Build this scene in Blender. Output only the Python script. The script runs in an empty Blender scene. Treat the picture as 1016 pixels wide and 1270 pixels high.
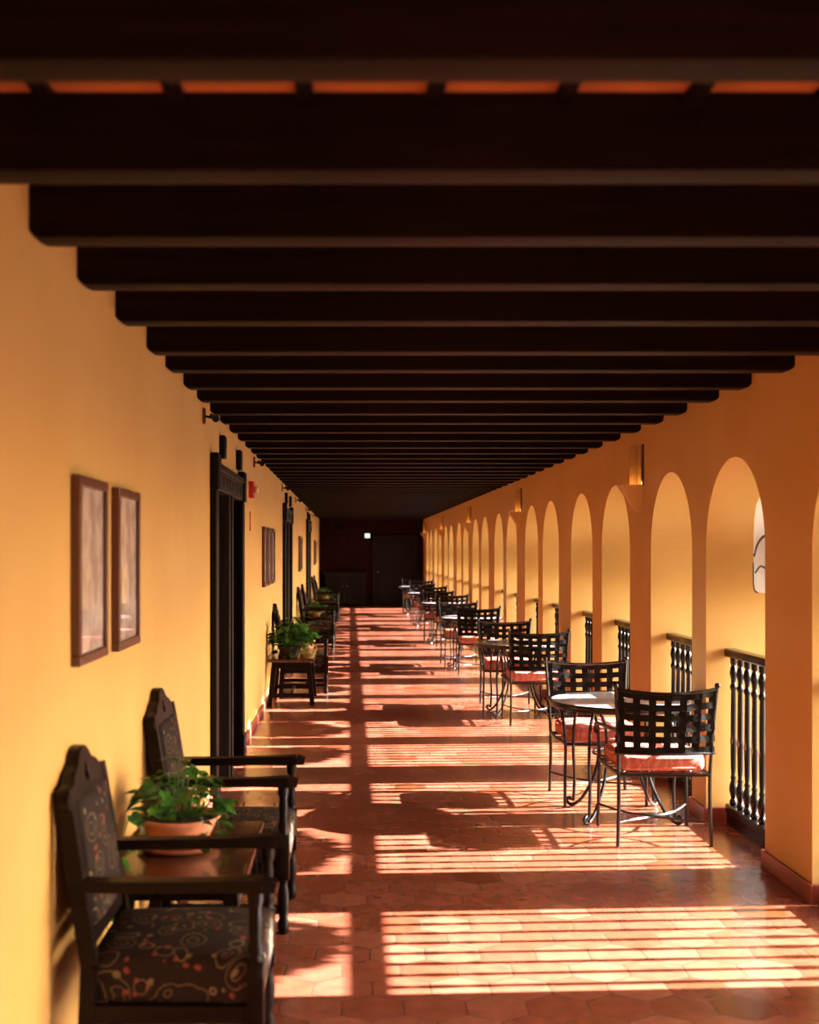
import bpy, bmesh, math, random
from mathutils import Vector, Matrix
R = math.radians
PI = math.pi
scene = bpy.context.scene
COL = scene.collection
random.seed(7)

# ------------------------------------------------------------------ measured place
EYE = 1.70
XL, XR = -0.92, 2.22          # plaster faces of the two long walls
WT = 0.45                     # thickness of the arcade wall
ZB, ZT, ZC = 2.60, 2.776, 2.780   # beam underside, beam top, ceiling tiles
Y0, Y1 = -5.0, 36.5           # back and end of the gallery
SILL = 0.0

# ------------------------------------------------------------------ node helpers
def new_mat(name):
    m = bpy.data.materials.new(name); m.use_nodes = True
    nt = m.node_tree
    b = nt.nodes.get('Principled BSDF')
    return m, nt, b

def simple(name, col, rough=0.5, metal=0.0, coat=0.0, bump=0.0, bscale=40.0, var=0.0, vscale=6.0, spec=None, emit=None, es=0.0):
    m, nt, b = new_mat(name)
    b.inputs['Base Color'].default_value = (*col, 1)
    b.inputs['Roughness'].default_value = rough
    b.inputs['Metallic'].default_value = metal
    b.inputs['Coat Weight'].default_value = coat
    b.inputs['Coat Roughness'].default_value = 0.15
    if spec is not None: b.inputs['Specular IOR Level'].default_value = spec
    tc = nt.nodes.new('ShaderNodeTexCoord')
    if var > 0:
        n = nt.nodes.new('ShaderNodeTexNoise'); n.inputs['Scale'].default_value = vscale
        n.inputs['Detail'].default_value = 4
        nt.links.new(tc.outputs['Object'], n.inputs['Vector'])
        r = nt.nodes.new('ShaderNodeValToRGB')
        r.color_ramp.elements[0].position = 0.3; r.color_ramp.elements[1].position = 0.7
        r.color_ramp.elements[0].color = (*[max(0, c * (1 - var)) for c in col], 1)
        r.color_ramp.elements[1].color = (*[min(1, c * (1 + var)) for c in col], 1)
        nt.links.new(n.outputs['Fac'], r.inputs['Fac'])
        nt.links.new(r.outputs['Color'], b.inputs['Base Color'])
    if bump > 0:
        n2 = nt.nodes.new('ShaderNodeTexNoise'); n2.inputs['Scale'].default_value = bscale
        n2.inputs['Detail'].default_value = 3
        nt.links.new(tc.outputs['Object'], n2.inputs['Vector'])
        bp = nt.nodes.new('ShaderNodeBump'); bp.inputs['Strength'].default_value = bump
        bp.inputs['Distance'].default_value = 0.01
        nt.links.new(n2.outputs['Fac'], bp.inputs['Height'])
        nt.links.new(bp.outputs['Normal'], b.inputs['Normal'])
    if emit:
        b.inputs['Emission Color'].default_value = (*emit, 1)
        b.inputs['Emission Strength'].default_value = es
    return m

def wood_mat(name, c1, c2, rough=0.45, axis='Y', spec=0.5, coat=0.0):
    m, nt, b = new_mat(name)
    tc = nt.nodes.new('ShaderNodeTexCoord')
    mp = nt.nodes.new('ShaderNodeMapping')
    s = {'X': (1.5, 30, 30), 'Y': (30, 1.5, 30), 'Z': (30, 30, 1.5)}[axis]
    mp.inputs['Scale'].default_value = s
    nt.links.new(tc.outputs['Object'], mp.inputs['Vector'])
    n = nt.nodes.new('ShaderNodeTexNoise'); n.inputs['Scale'].default_value = 1.0; n.inputs['Detail'].default_value = 5
    n.inputs['Distortion'].default_value = 0.6
    nt.links.new(mp.outputs['Vector'], n.inputs['Vector'])
    r = nt.nodes.new('ShaderNodeValToRGB')
    r.color_ramp.elements[0].position = 0.35; r.color_ramp.elements[1].position = 0.7
    r.color_ramp.elements[0].color = (*c1, 1); r.color_ramp.elements[1].color = (*c2, 1)
    nt.links.new(n.outputs['Fac'], r.inputs['Fac'])
    nt.links.new(r.outputs['Color'], b.inputs['Base Color'])
    bp = nt.nodes.new('ShaderNodeBump'); bp.inputs['Strength'].default_value = 0.25; bp.inputs['Distance'].default_value = 0.004
    nt.links.new(n.outputs['Fac'], bp.inputs['Height']); nt.links.new(bp.outputs['Normal'], b.inputs['Normal'])
    b.inputs['Roughness'].default_value = rough
    b.inputs['Specular IOR Level'].default_value = spec
    b.inputs['Coat Weight'].default_value = coat
    return m

def tile_floor_mat():
    m, nt, b = new_mat('hexagonal clay tile')
    L = nt.links.new
    tc = nt.nodes.new('ShaderNodeTexCoord')
    W = 0.23
    def vm(op, a, bb=None):
        n = nt.nodes.new('ShaderNodeVectorMath'); n.operation = op
        for i, v in enumerate((a, bb)):
            if v is None: continue
            if isinstance(v, (tuple, list)): n.inputs[i].default_value = v
            else: L(v, n.inputs[i])
        return n
    def mt(op, a, bb=None, cc=None):
        n = nt.nodes.new('ShaderNodeMath'); n.operation = op
        for i, v in enumerate((a, bb, cc)):
            if v is None: continue
            if isinstance(v, (int, float)): n.inputs[i].default_value = v
            else: L(v, n.inputs[i])
        return n.outputs[0]
    # slight hand-laid wobble
    wob = nt.nodes.new('ShaderNodeTexNoise'); wob.inputs['Scale'].default_value = 5.0; wob.inputs['Detail'].default_value = 2
    L(tc.outputs['Object'], wob.inputs['Vector'])
    wv = vm('SUBTRACT', wob.outputs['Color'], (0.5, 0.5, 0.5))
    ws = vm('MULTIPLY', wv.outputs[0], (0.03, 0.03, 0))
    p0 = vm('ADD', tc.outputs['Object'], ws.outputs[0])
    p = vm('MULTIPLY', p0.outputs[0], (1 / W, 1 / W, 0))
    p = vm('ADD', p.outputs[0], (100.13, 100 * math.sqrt(3) + 0.42, 0)).outputs[0]
    r = (1.0, math.sqrt(3), 1.0); h = (0.5, math.sqrt(3) / 2, 0.0)
    a = vm('SUBTRACT', vm('MODULO', p, r).outputs[0], h).outputs[0]
    pb = vm('SUBTRACT', p, h).outputs[0]
    bb = vm('SUBTRACT', vm('MODULO', pb, r).outputs[0], h).outputs[0]
    da = vm('DOT_PRODUCT', a, a).outputs['Value']; db = vm('DOT_PRODUCT', bb, bb).outputs['Value']
    sel = mt('LESS_THAN', da, db)
    mix = nt.nodes.new('ShaderNodeMix'); mix.data_type = 'VECTOR'
    L(sel, mix.inputs[0]); L(bb, mix.inputs[4]); L(a, mix.inputs[5])
    g = mix.outputs[1]
    ab = vm('ABSOLUTE', g).outputs[0]
    d1 = vm('DOT_PRODUCT', ab, (0.5, math.sqrt(3) / 2, 0)).outputs['Value']
    sx = nt.nodes.new('ShaderNodeSeparateXYZ'); L(ab, sx.inputs[0])
    dist = mt('MAXIMUM', d1, sx.outputs[0])       # 0 centre .. 0.5 edge
    idv = vm('SUBTRACT', p, g).outputs[0]
    idr = vm('SNAP', vm('ADD', idv, (0.01, 0.01, 0)).outputs[0], (0.05, 0.05, 1)).outputs[0]
    wn = nt.nodes.new('ShaderNodeTexWhiteNoise'); wn.noise_dimensions = '3D'; L(idr, wn.inputs['Vector'])
    cr = nt.nodes.new('ShaderNodeValToRGB')
    e = cr.color_ramp.elements
    e[0].color = (0.135, 0.032, 0.010, 1); e[0].position = 0
    e[1].color = (0.26, 0.090, 0.052, 1); e[1].position = 1
    k = e.new(0.5); k.color = (0.210, 0.060, 0.032, 1)
    k = e.new(0.08); k.color = (0.190, 0.051, 0.025, 1)
    L(wn.outputs['Value'], cr.inputs['Fac'])
    # mottling inside a tile
    n = nt.nodes.new('ShaderNodeTexNoise'); n.inputs['Scale'].default_value = 14; n.inputs['Detail'].default_value = 5
    L(tc.outputs['Object'], n.inputs['Vector'])
    mr = nt.nodes.new('ShaderNodeMapRange'); mr.inputs[1].default_value = 0.3; mr.inputs[2].default_value = 0.7
    mr.inputs[3].default_value = 0.82; mr.inputs[4].default_value = 1.15
    L(n.outputs['Fac'], mr.inputs[0])
    mul = vm('SCALE', cr.outputs['Color']); L(mr.outputs[0], mul.inputs['Scale'])
    # grout
    gm = nt.nodes.new('ShaderNodeMapRange'); gm.inputs[1].default_value = 0.478; gm.inputs[2].default_value = 0.490
    L(dist, gm.inputs[0])
    mc = nt.nodes.new('ShaderNodeMix'); mc.data_type = 'RGBA'
    L(gm.outputs[0], mc.inputs[0]); L(mul.outputs[0], mc.inputs[6]); mc.inputs[7].default_value = (0.12, 0.045, 0.028, 1)
    L(mc.outputs[2], b.inputs['Base Color'])
    rr = nt.nodes.new('ShaderNodeMapRange'); rr.inputs[3].default_value = 0.13; rr.inputs[4].default_value = 0.30
    L(n.outputs['Fac'], rr.inputs[0]); L(rr.outputs[0], b.inputs['Roughness'])
    edge = nt.nodes.new('ShaderNodeMapRange'); edge.inputs[1].default_value = 0.43; edge.inputs[2].default_value = 0.492
    edge.inputs[3].default_value = 1.0; edge.inputs[4].default_value = 0.0
    L(dist, edge.inputs[0])
    hh = mt('ADD', edge.outputs[0], mt('MULTIPLY', n.outputs['Fac'], 0.15))
    bp = nt.nodes.new('ShaderNodeBump'); bp.inputs['Strength'].default_value = 0.3; bp.inputs['Distance'].default_value = 0.0022
    L(hh, bp.inputs['Height']); L(bp.outputs['Normal'], b.inputs['Normal'])
    b.inputs['Specular IOR Level'].default_value = 0.6
    return m

def plaster_mat(name, c1, c2):
    m, nt, b = new_mat(name)
    L = nt.links.new
    tc = nt.nodes.new('ShaderNodeTexCoord')
    n = nt.nodes.new('ShaderNodeTexNoise'); n.inputs['Scale'].default_value = 1.3; n.inputs['Detail'].default_value = 6
    L(tc.outputs['Object'], n.inputs['Vector'])
    r = nt.nodes.new('ShaderNodeValToRGB')
    r.color_ramp.elements[0].position = 0.35; r.color_ramp.elements[1].position = 0.65
    r.color_ramp.elements[0].color = (*c1, 1); r.color_ramp.elements[1].color = (*c2, 1)
    L(n.outputs['Fac'], r.inputs['Fac']); L(r.outputs['Color'], b.inputs['Base Color'])
    n2 = nt.nodes.new('ShaderNodeTexNoise'); n2.inputs['Scale'].default_value = 9; n2.inputs['Detail'].default_value = 6
    L(tc.outputs['Object'], n2.inputs['Vector'])
    bp = nt.nodes.new('ShaderNodeBump'); bp.inputs['Strength'].default_value = 0.25; bp.inputs['Distance'].default_value = 0.012
    L(n2.outputs['Fac'], bp.inputs['Height']); L(bp.outputs['Normal'], b.inputs['Normal'])
    b.inputs['Roughness'].default_value = 0.7
    b.inputs['Specular IOR Level'].default_value = 0.25
    return m

def vine_fabric():
    m, nt, b = new_mat('dark tapestry with vines')
    L = nt.links.new
    tc = nt.nodes.new('ShaderNodeTexCoord')
    dn = nt.nodes.new('ShaderNodeTexNoise'); dn.inputs['Scale'].default_value = 6; dn.inputs['Detail'].default_value = 1
    L(tc.outputs['Object'], dn.inputs['Vector'])
    s = nt.nodes.new('ShaderNodeVectorMath'); s.operation = 'MULTIPLY_ADD'
    L(dn.outputs['Color'], s.inputs[0]); s.inputs[1].default_value = (0.09, 0.09, 0.09); L(tc.outputs['Object'], s.inputs[2])
    v = nt.nodes.new('ShaderNodeTexVoronoi'); v.feature = 'F1'; v.inputs['Scale'].default_value = 11
    L(s.outputs[0], v.inputs['Vector'])
    # curling rings around the cell centres
    def band(src, lo, hi, w):
        r = nt.nodes.new('ShaderNodeValToRGB'); el = r.color_ramp.elements
        el[0].position = 0; el[0].color = (0, 0, 0, 1); el[1].position = 1; el[1].color = (0, 0, 0, 1)
        for p, c in ((lo - w, 0), (lo, 1), (hi, 1), (hi + w, 0)):
            q = el.new(p); q.color = (c, c, c, 1)
        L(src, r.inputs['Fac']); return r.outputs['Color']
    rings = band(v.outputs['Distance'], 0.43, 0.445, 0.012)
    core = band(v.outputs['Distance'], 0.20, 0.215, 0.012)
    v2 = nt.nodes.new('ShaderNodeTexVoronoi'); v2.feature = 'F1'; v2.inputs['Scale'].default_value = 26
    L(s.outputs[0], v2.inputs['Vector'])
    leaf = band(v2.outputs['Distance'], 0.02, 0.26, 0.06)
    def mixc(f, a, c):
        n = nt.nodes.new('ShaderNodeMix'); n.data_type = 'RGBA'
        L(f, n.inputs[0])
        if isinstance(a, tuple): n.inputs[6].default_value = (*a, 1)
        else: L(a, n.inputs[6])
        if isinstance(c, tuple): n.inputs[7].default_value = (*c, 1)
        else: L(c, n.inputs[7])
        return n.outputs[2]
    rr = nt.nodes.new('ShaderNodeValToRGB'); el = rr.color_ramp.elements; rr.color_ramp.interpolation = 'CONSTANT'
    el[0].color = (0.016, 0.009, 0.007, 1); el[1].position = 0.55; el[1].color = (0.16, 0.035, 0.025, 1)
    k = el.new(0.78); k.color = (0.13, 0.11, 0.05, 1)
    sp = nt.nodes.new('ShaderNodeSeparateXYZ'); L(v2.outputs['Color'], sp.inputs[0]); L(sp.outputs[0], rr.inputs['Fac'])
    c = mixc(leaf, (0.016, 0.009, 0.007), rr.outputs['Color'])
    c = mixc(rings, c, (0.16, 0.115, 0.06))
    c = mixc(core, c, (0.14, 0.10, 0.05))
    L(c, b.inputs['Base Color'])
    w = nt.nodes.new('ShaderNodeTexNoise'); w.inputs['Scale'].default_value = 300
    L(tc.outputs['Object'], w.inputs['Vector'])
    bp = nt.nodes.new('ShaderNodeBump'); bp.inputs['Strength'].default_value = 0.3; bp.inputs['Distance'].default_value = 0.002
    L(w.outputs['Fac'], bp.inputs['Height']); L(bp.outputs['Normal'], b.inputs['Normal'])
    b.inputs['Roughness'].default_value = 0.9
    b.inputs['Specular IOR Level'].default_value = 0.15
    return m

def cushion_mat():
    m, nt, b = new_mat('coral leaf print cloth')
    L = nt.links.new
    tc = nt.nodes.new('ShaderNodeTexCoord')
    dn = nt.nodes.new('ShaderNodeTexNoise'); dn.inputs['Scale'].default_value = 7
    L(tc.outputs['Object'], dn.inputs['Vector'])
    s = nt.nodes.new('ShaderNodeVectorMath'); s.operation = 'MULTIPLY_ADD'
    L(dn.outputs['Color'], s.inputs[0]); s.inputs[1].default_value = (0.12, 0.12, 0.12); L(tc.outputs['Object'], s.inputs[2])
    w = nt.nodes.new('ShaderNodeTexWave'); w.inputs['Scale'].default_value = 7; w.inputs['Distortion'].default_value = 14; w.inputs['Detail'].default_value = 3
    L(s.outputs[0], w.inputs['Vector'])
    r = nt.nodes.new('ShaderNodeValToRGB'); el = r.color_ramp.elements
    el[0].position = 0.0; el[0].color = (0.50, 0.10, 0.06, 1)
    el[1].position = 1.0; el[1].color = (0.56, 0.22, 0.15, 1)
    k = el.new(0.7); k.color = (0.52, 0.125, 0.08, 1)
    L(w.outputs['Fac'], r.inputs['Fac']); L(r.outputs['Color'], b.inputs['Base Color'])
    b.inputs['Roughness'].default_value = 0.8
    return m

def leaf_mat(name, c1, c2):
    m, nt, b = new_mat(name)
    L = nt.links.new
    tc = nt.nodes.new('ShaderNodeTexCoord')
    n = nt.nodes.new('ShaderNodeTexNoise'); n.inputs['Scale'].default_value = 18
    L(tc.outputs['Object'], n.inputs['Vector'])
    r = nt.nodes.new('ShaderNodeValToRGB')
    r.color_ramp.elements[0].position = 0.35; r.color_ramp.elements[1].position = 0.68
    r.color_ramp.elements[0].color = (*c1, 1); r.color_ramp.elements[1].color = (*c2, 1)
    L(n.outputs['Fac'], r.inputs['Fac']); L(r.outputs['Color'], b.inputs['Base Color'])
    b.inputs['Roughness'].default_value = 0.35
    b.inputs['Subsurface Weight'].default_value = 0.0
    return m

def print_mat():
    m, nt, b = new_mat('print with painted reflection')
    L = nt.links.new
    tc = nt.nodes.new('ShaderNodeTexCoord')
    n = nt.nodes.new('ShaderNodeTexNoise'); n.inputs['Scale'].default_value = 9; n.inputs['Detail'].default_value = 6
    L(tc.outputs['Object'], n.inputs['Vector'])
    r = nt.nodes.new('ShaderNodeValToRGB')
    r.color_ramp.elements[0].position = 0.38; r.color_ramp.elements[1].position = 0.6
    r.color_ramp.elements[0].color = (0.30, 0.23, 0.20, 1); r.color_ramp.elements[1].color = (0.52, 0.43, 0.38, 1)  # pale tones stand in for arcade reflections on the glass
    L(n.outputs['Fac'], r.inputs['Fac']); L(r.outputs['Color'], b.inputs['Base Color'])
    b.inputs['Roughness'].default_value = 0.5
    b.inputs['Coat Weight'].default_value = 1.0; b.inputs['Coat Roughness'].default_value = 0.02
    b.inputs['Coat IOR'].default_value = 1.9
    return m

M = {}
M['plaster'] = plaster_mat('ochre plaster', (0.485, 0.278, 0.080), (0.525, 0.308, 0.095))
M['floor'] = tile_floor_mat()
M['base'] = simple('glazed clay skirting', (0.20, 0.040, 0.024), 0.35, var=0.2, vscale=5)
M['beam'] = wood_mat('dark stained beam', (0.0035, 0.002, 0.0015), (0.010, 0.005, 0.003), 0.5, 'X', spec=0.07)
M['ceil'] = simple('clay ceiling tile', (0.46, 0.13, 0.035), 0.7, var=0.2, vscale=4, bump=0.3)
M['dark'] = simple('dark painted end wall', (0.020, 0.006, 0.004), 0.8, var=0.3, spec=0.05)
M['black'] = simple('black painted wood', (0.006, 0.004, 0.004), 0.6, bump=0.2, spec=0.2)
M['door'] = wood_mat('blackened door wood', (0.002, 0.0013, 0.0012), (0.006, 0.0045, 0.004), 0.45, 'Z', spec=0.12)
M['doorlite'] = wood_mat('worn carved door wood', (0.008, 0.005, 0.0035), (0.025, 0.016, 0.011), 0.5, 'Z', spec=0.15)
M['chairwood'] = wood_mat('dark polished chair wood', (0.003, 0.0015, 0.001), (0.008, 0.0035, 0.0025), 0.40, 'X', spec=0.10)
M['tablewood'] = wood_mat('reddish table wood', (0.025, 0.008, 0.004), (0.06, 0.018, 0.008), 0.22, 'Y', coat=0.2)
M['vine'] = vine_fabric()
M['iron'] = simple('black wrought iron', (0.0025, 0.0025, 0.003), 0.28, 0.0, bump=0.15, bscale=80)
M['strap'] = simple('black woven strap', (0.002, 0.0015, 0.0015), 0.40, bump=0.1, bscale=120, spec=0.14)
M['cushion'] = cushion_mat()
M['stone'] = simple('pale table stone', (0.42, 0.40, 0.42), 0.16, var=0.2, vscale=14, spec=0.6)
M['rail'] = simple('black painted rail', (0.0025, 0.0018, 0.0018), 0.20, spec=0.3)
M['terra'] = simple('terracotta', (0.55, 0.20, 0.10), 0.6, var=0.15, vscale=10)
M['soil'] = simple('potting soil', (0.03, 0.018, 0.01), 0.9, bump=0.8, bscale=60)
M['leaf'] = leaf_mat('glossy green leaf', (0.012, 0.07, 0.012), (0.10, 0.30, 0.03))
M['leafdark'] = leaf_mat('deep green leaf', (0.008, 0.045, 0.008), (0.05, 0.18, 0.02))
M['frame'] = wood_mat('brown picture frame', (0.055, 0.014, 0.007), (0.13, 0.038, 0.018), 0.35, 'Z', coat=0.2)
M['print'] = print_mat()
M['white'] = simple('white board', (0.80, 0.78, 0.76), 0.5)
nt_ = M['white'].node_tree
tr_ = nt_.nodes.new('ShaderNodeBsdfTranslucent'); tr_.inputs[0].default_value = (0.9, 0.88, 0.86, 1)
mx_ = nt_.nodes.new('ShaderNodeMixShader'); mx_.inputs[0].default_value = 0.55
nt_.links.new(nt_.nodes['Principled BSDF'].outputs[0], mx_.inputs[1]); nt_.links.new(tr_.outputs[0], mx_.inputs[2])
nt_.links.new(mx_.outputs[0], nt_.nodes['Material Output'].inputs[0])
M['ink'] = simple('dark painted stroke', (0.08, 0.07, 0.07), 0.6)
M['red'] = simple('red plastic', (0.45, 0.015, 0.01), 0.4)
M['lens'] = simple('clear strobe plastic', (0.6, 0.45, 0.3), 0.2)
M['steel'] = simple('brushed metal', (0.6, 0.58, 0.55), 0.3, 1.0)
M['bulb'] = simple('glowing bulb', (1, 0.8, 0.5), 0.5, emit=(1.0, 0.6, 0.2), es=5)
M['exit'] = simple('lit sign face', (0.9, 0.95, 0.9), 0.5, emit=(0.75, 1.0, 0.85), es=1.1)
M['straw'] = simple('yellow straw', (0.26, 0.18, 0.05), 0.7)
M['paving'] = simple('dull green courtyard lawn', (0.07, 0.075, 0.045), 0.95, var=0.25, vscale=0.7)

# ------------------------------------------------------------------ mesh helpers
def link(name, bm, mat, parent=None, smooth=False, loc=None, rotz=0.0):
    me = bpy.data.meshes.new(name)
    bmesh.ops.recalc_face_normals(bm, faces=bm.faces[:])
    bm.to_mesh(me); bm.free()
    if isinstance(mat, (list, tuple)):
        for m_ in mat: me.materials.append(m_)
    else: me.materials.append(mat)
    if smooth:
        for p in me.polygons: p.use_smooth = True
        try: me.set_sharp_from_angle(angle=R(40))
        except Exception: pass
    o = bpy.data.objects.new(name, me); COL.objects.link(o)
    if parent is not None: o.parent = parent
    if loc is not None: o.location = loc
    if rotz: o.rotation_euler[2] = rotz
    return o

def box(bm, x0, x1, y0, y1, z0, z1, bev=0.0, seg=2):
    r = bmesh.ops.create_cube(bm, size=1.0)
    vs = r['verts']
    for v in vs:
        v.co = Vector((x0 + (v.co.x + .5) * (x1 - x0), y0 + (v.co.y + .5) * (y1 - y0), z0 + (v.co.z + .5) * (z1 - z0)))
    if bev > 0:
        es = list({e for v in vs for e in v.link_edges})
        bmesh.ops.bevel(bm, geom=es, offset=bev, segments=seg, affect='EDGES', profile=0.5)
    return vs

def hexa(bm, pts):   # eight points: bottom ring then top ring
    v = [bm.verts.new(p) for p in pts]
    for f in ((0, 1, 2, 3), (4, 5, 6, 7), (0, 1, 5, 4), (1, 2, 6, 5), (2, 3, 7, 6), (3, 0, 4, 7)):
        bm.faces.new([v[i] for i in f])

def beamlet(bm, a, b, wa, wb=None, up=(0, 0, 1)):
    """square-section bar from a to b; wa=(w,h)"""
    wb = wb or wa
    a = Vector(a); b = Vector(b); d = (b - a).normalized(); up = Vector(up)
    s = d.cross(up)
    if s.length < 1e-4: s = d.cross(Vector((1, 0, 0)))
    s.normalize(); u = s.cross(d).normalized()
    ring = []
    for p, (w, h) in ((a, wa), (b, wb)):
        ring += [p - s * w / 2 - u * h / 2, p + s * w / 2 - u * h / 2, p + s * w / 2 + u * h / 2, p - s * w / 2 + u * h / 2]
    hexa(bm, ring)

def catmull(pts, n=6):
    P = [Vector(p) for p in pts]
    if len(P) < 3: return P
    out = []
    for i in range(len(P) - 1):
        p0 = P[max(i - 1, 0)]; p1 = P[i]; p2 = P[i + 1]; p3 = P[min(i + 2, len(P) - 1)]
        for k in range(n):
            t = k / n
            out.append(0.5 * ((2 * p1) + (-p0 + p2) * t + (2 * p0 - 5 * p1 + 4 * p2 - p3) * t * t + (-p0 + 3 * p1 - 3 * p2 + p3) * t ** 3))
    out.append(P[-1])
    return out

def tube(bm, pts, r, seg=8, closed=False, smoothn=0):
    P = catmull(pts, smoothn) if smoothn else [Vector(p) for p in pts]
    n = len(P)
    rad = r if callable(r) else (lambda t: r)
    rings = []
    prev = None
    for i, p in enumerate(P):
        if closed: d = (P[(i + 1) % n] - P[i - 1])
        else: d = P[min(i + 1, n - 1)] - P[max(i - 1, 0)]
        d.normalize()
        if prev is None:
            a = Vector((0, 0, 1)) if abs(d.z) < 0.9 else Vector((1, 0, 0))
            u = d.cross(a).normalized()
        else:
            u = (prev - d * prev.dot(d)).normalized()
        prev = u
        w = d.cross(u)
        rr = rad(i / max(1, n - 1))
        rings.append([bm.verts.new(p + (u * math.cos(2 * PI * k / seg) + w * math.sin(2 * PI * k / seg)) * rr) for k in range(seg)])
    m = n if closed else n - 1
    for i in range(m):
        A = rings[i]; B = rings[(i + 1) % n]
        for k in range(seg):
            bm.faces.new((A[k], A[(k + 1) % seg], B[(k + 1) % seg], B[k]))
    if not closed:
        bm.faces.new(rings[0][::-1]); bm.faces.new(rings[-1])

def lathe(bm, prof, cx=0, cy=0, seg=24, cap=True):
    rings = []
    for r, z in prof:
        rings.append([bm.verts.new((cx + r * math.cos(2 * PI * k / seg), cy + r * math.sin(2 * PI * k / seg), z)) for k in range(seg)])
    for A, B in zip(rings, rings[1:]):
        for k in range(seg):
            bm.faces.new((A[k], A[(k + 1) % seg], B[(k + 1) % seg], B[k]))
    if cap:
        bm.faces.new(rings[0][::-1]); bm.faces.new(rings[-1])

def ribbon(bm, pts, width_vec, thick_vec):
    """flat strap: pts centre line, width_vec / thick_vec are full vectors or callables"""
    rings = []
    for i, p in enumerate(pts):
        p = Vector(p)
        w = Vector(width_vec) / 2; t = Vector(thick_vec) / 2
        rings.append([bm.verts.new(p - w - t), bm.verts.new(p + w - t), bm.verts.new(p + w + t), bm.verts.new(p - w + t)])
    for A, B in zip(rings, rings[1:]):
        for k in range(4):
            bm.faces.new((A[k], A[(k + 1) % 4], B[(k + 1) % 4], B[k]))
    bm.faces.new(rings[0][::-1]); bm.faces.new(rings[-1])

def shape2d(loops, depth, bevel=0.0):
    """closed 2D outlines (first outer, others holes) -> mesh in XY plane, centred thickness on Z"""
    cu = bpy.data.curves.new('outline', 'CURVE'); cu.dimensions = '2D'; cu.fill_mode = 'BOTH'
    cu.extrude = depth / 2 - bevel; cu.bevel_depth = bevel; cu.bevel_resolution = 2
    for lp in loops:
        s = cu.splines.new('POLY'); s.points.add(len(lp) - 1)
        for q, (x, y) in zip(s.points, lp): q.co = (x, y, 0, 1)
        s.use_cyclic_u = True
    o = bpy.data.objects.new('outline', cu); COL.objects.link(o)
    dg = bpy.context.evaluated_depsgraph_get()
    me = bpy.data.meshes.new_from_object(o.evaluated_get(dg))
    bpy.data.objects.remove(o); bpy.data.curves.remove(cu)
    bm = bmesh.new(); bm.from_mesh(me); bpy.data.meshes.remove(me)
    bmesh.ops.remove_doubles(bm, verts=bm.verts[:], dist=1e-5)
    return bm

def thing(name, label, cat, loc=(0, 0, 0), rotz=0.0, group=None):
    o = bpy.data.objects.new(name, None); COL.objects.link(o)
    o.empty_display_size = 0.1
    o.location = loc; o.rotation_euler = (0, 0, rotz)
    o['label'] = label; o['category'] = cat
    if group: o['group'] = group
    return o
def tag(o, label, cat, group=None):
    o['label'] = label; o['category'] = cat
    if group: o['group'] = group
    return o
def struct(o):
    o['kind'] = 'structure'; return o
def copy_tree(o, parent=None):
    c = o.copy(); COL.objects.link(c)
    if parent is not None: c.parent = parent
    for ch in list(o.children):
        if ch is not c: copy_tree(ch, c)
    return c
def dup(root, loc, rotz, label):
    kids = list(root.children)
    c = root.copy(); COL.objects.link(c)
    c.location = loc; c.rotation_euler = (0, 0, rotz); c['label'] = label
    for k in kids: copy_tree(k, c)
    return c

# ------------------------------------------------------------------ floor, ground, ceiling
bm = bmesh.new(); box(bm, XL - 0.3, XR + WT + 0.1, Y0 - .3, Y1 + .3, -0.25, 0.0)
struct(link('floor', bm, M['floor']))
bm = bmesh.new(); box(bm, 4, 140, -80, 140, -3.9, -3.6)
struct(link('ground', bm, M['paving']))
bm = bmesh.new(); box(bm, XL - 0.4, XR + WT + 0.35, Y0 - .3, Y1 + .3, ZC, ZC + 0.14)
struct(link('ceiling', bm, M['ceil']))
bm = bmesh.new()
hexa(bm, [(XR + WT - .02, Y0 - .3, 2.70), (4.22, Y0 - .3, 2.50), (4.22, Y1 + 6, 2.50), (XR + WT - .02, Y1 + 6, 2.70),
          (XR + WT - .02, Y0 - .3, 3.02), (4.26, Y0 - .3, 2.58), (4.26, Y1 + 6, 2.58), (XR + WT - .02, Y1 + 6, 3.02)])
struct(link('sun_block_eave', bm, M['ceil']))  # unseen eave, added to block sun from the left wall
# battens carrying the clay tiles, running along the gallery
bx = -0.715
n_tr = 1
while bx < XR:
    bm = bmesh.new(); box(bm, bx - .02, bx + .02, Y0, Y1, ZC - .028, ZC, 0.004)
    struct(link('trim_%d' % n_tr, bm, M['beam'])); n_tr += 1
    bx += 0.305

# ------------------------------------------------------------------ left wall with door openings
DOORS = [(7.95, 10.08), (16.50, 18.55), (25.30, 27.35)]
DZ = 2.13
bm = bmesh.new()
REC = 0.20
ys = [Y0 - .3] + [v for d in DOORS for v in (d[0] + .13, d[1] - .13)] + [Y1 + .3]
for i in range(0, len(ys), 2):
    box(bm, XL - .3, XL, ys[i], ys[i + 1], 0, ZC)
for d in DOORS:
    box(bm, XL - .3, XL, d[0] + .13, d[1] - .13, DZ, ZC)
    box(bm, XL - .3, XL - REC, d[0] + .13, d[1] - .13, 0, DZ)
struct(link('wall_left', bm, M['plaster']))
k = 1
for a, b_ in zip([Y0] + [d[1] for d in DOORS], [d[0] for d in DOORS] + [Y1]):
    bm = bmesh.new(); box(bm, XL, XL + .02, a, b_, 0.0, 0.085, 0.006)
    struct(link('baseboard_left' if k == 1 else 'baseboard_left', bm, M['base'])); k += 1

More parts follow.
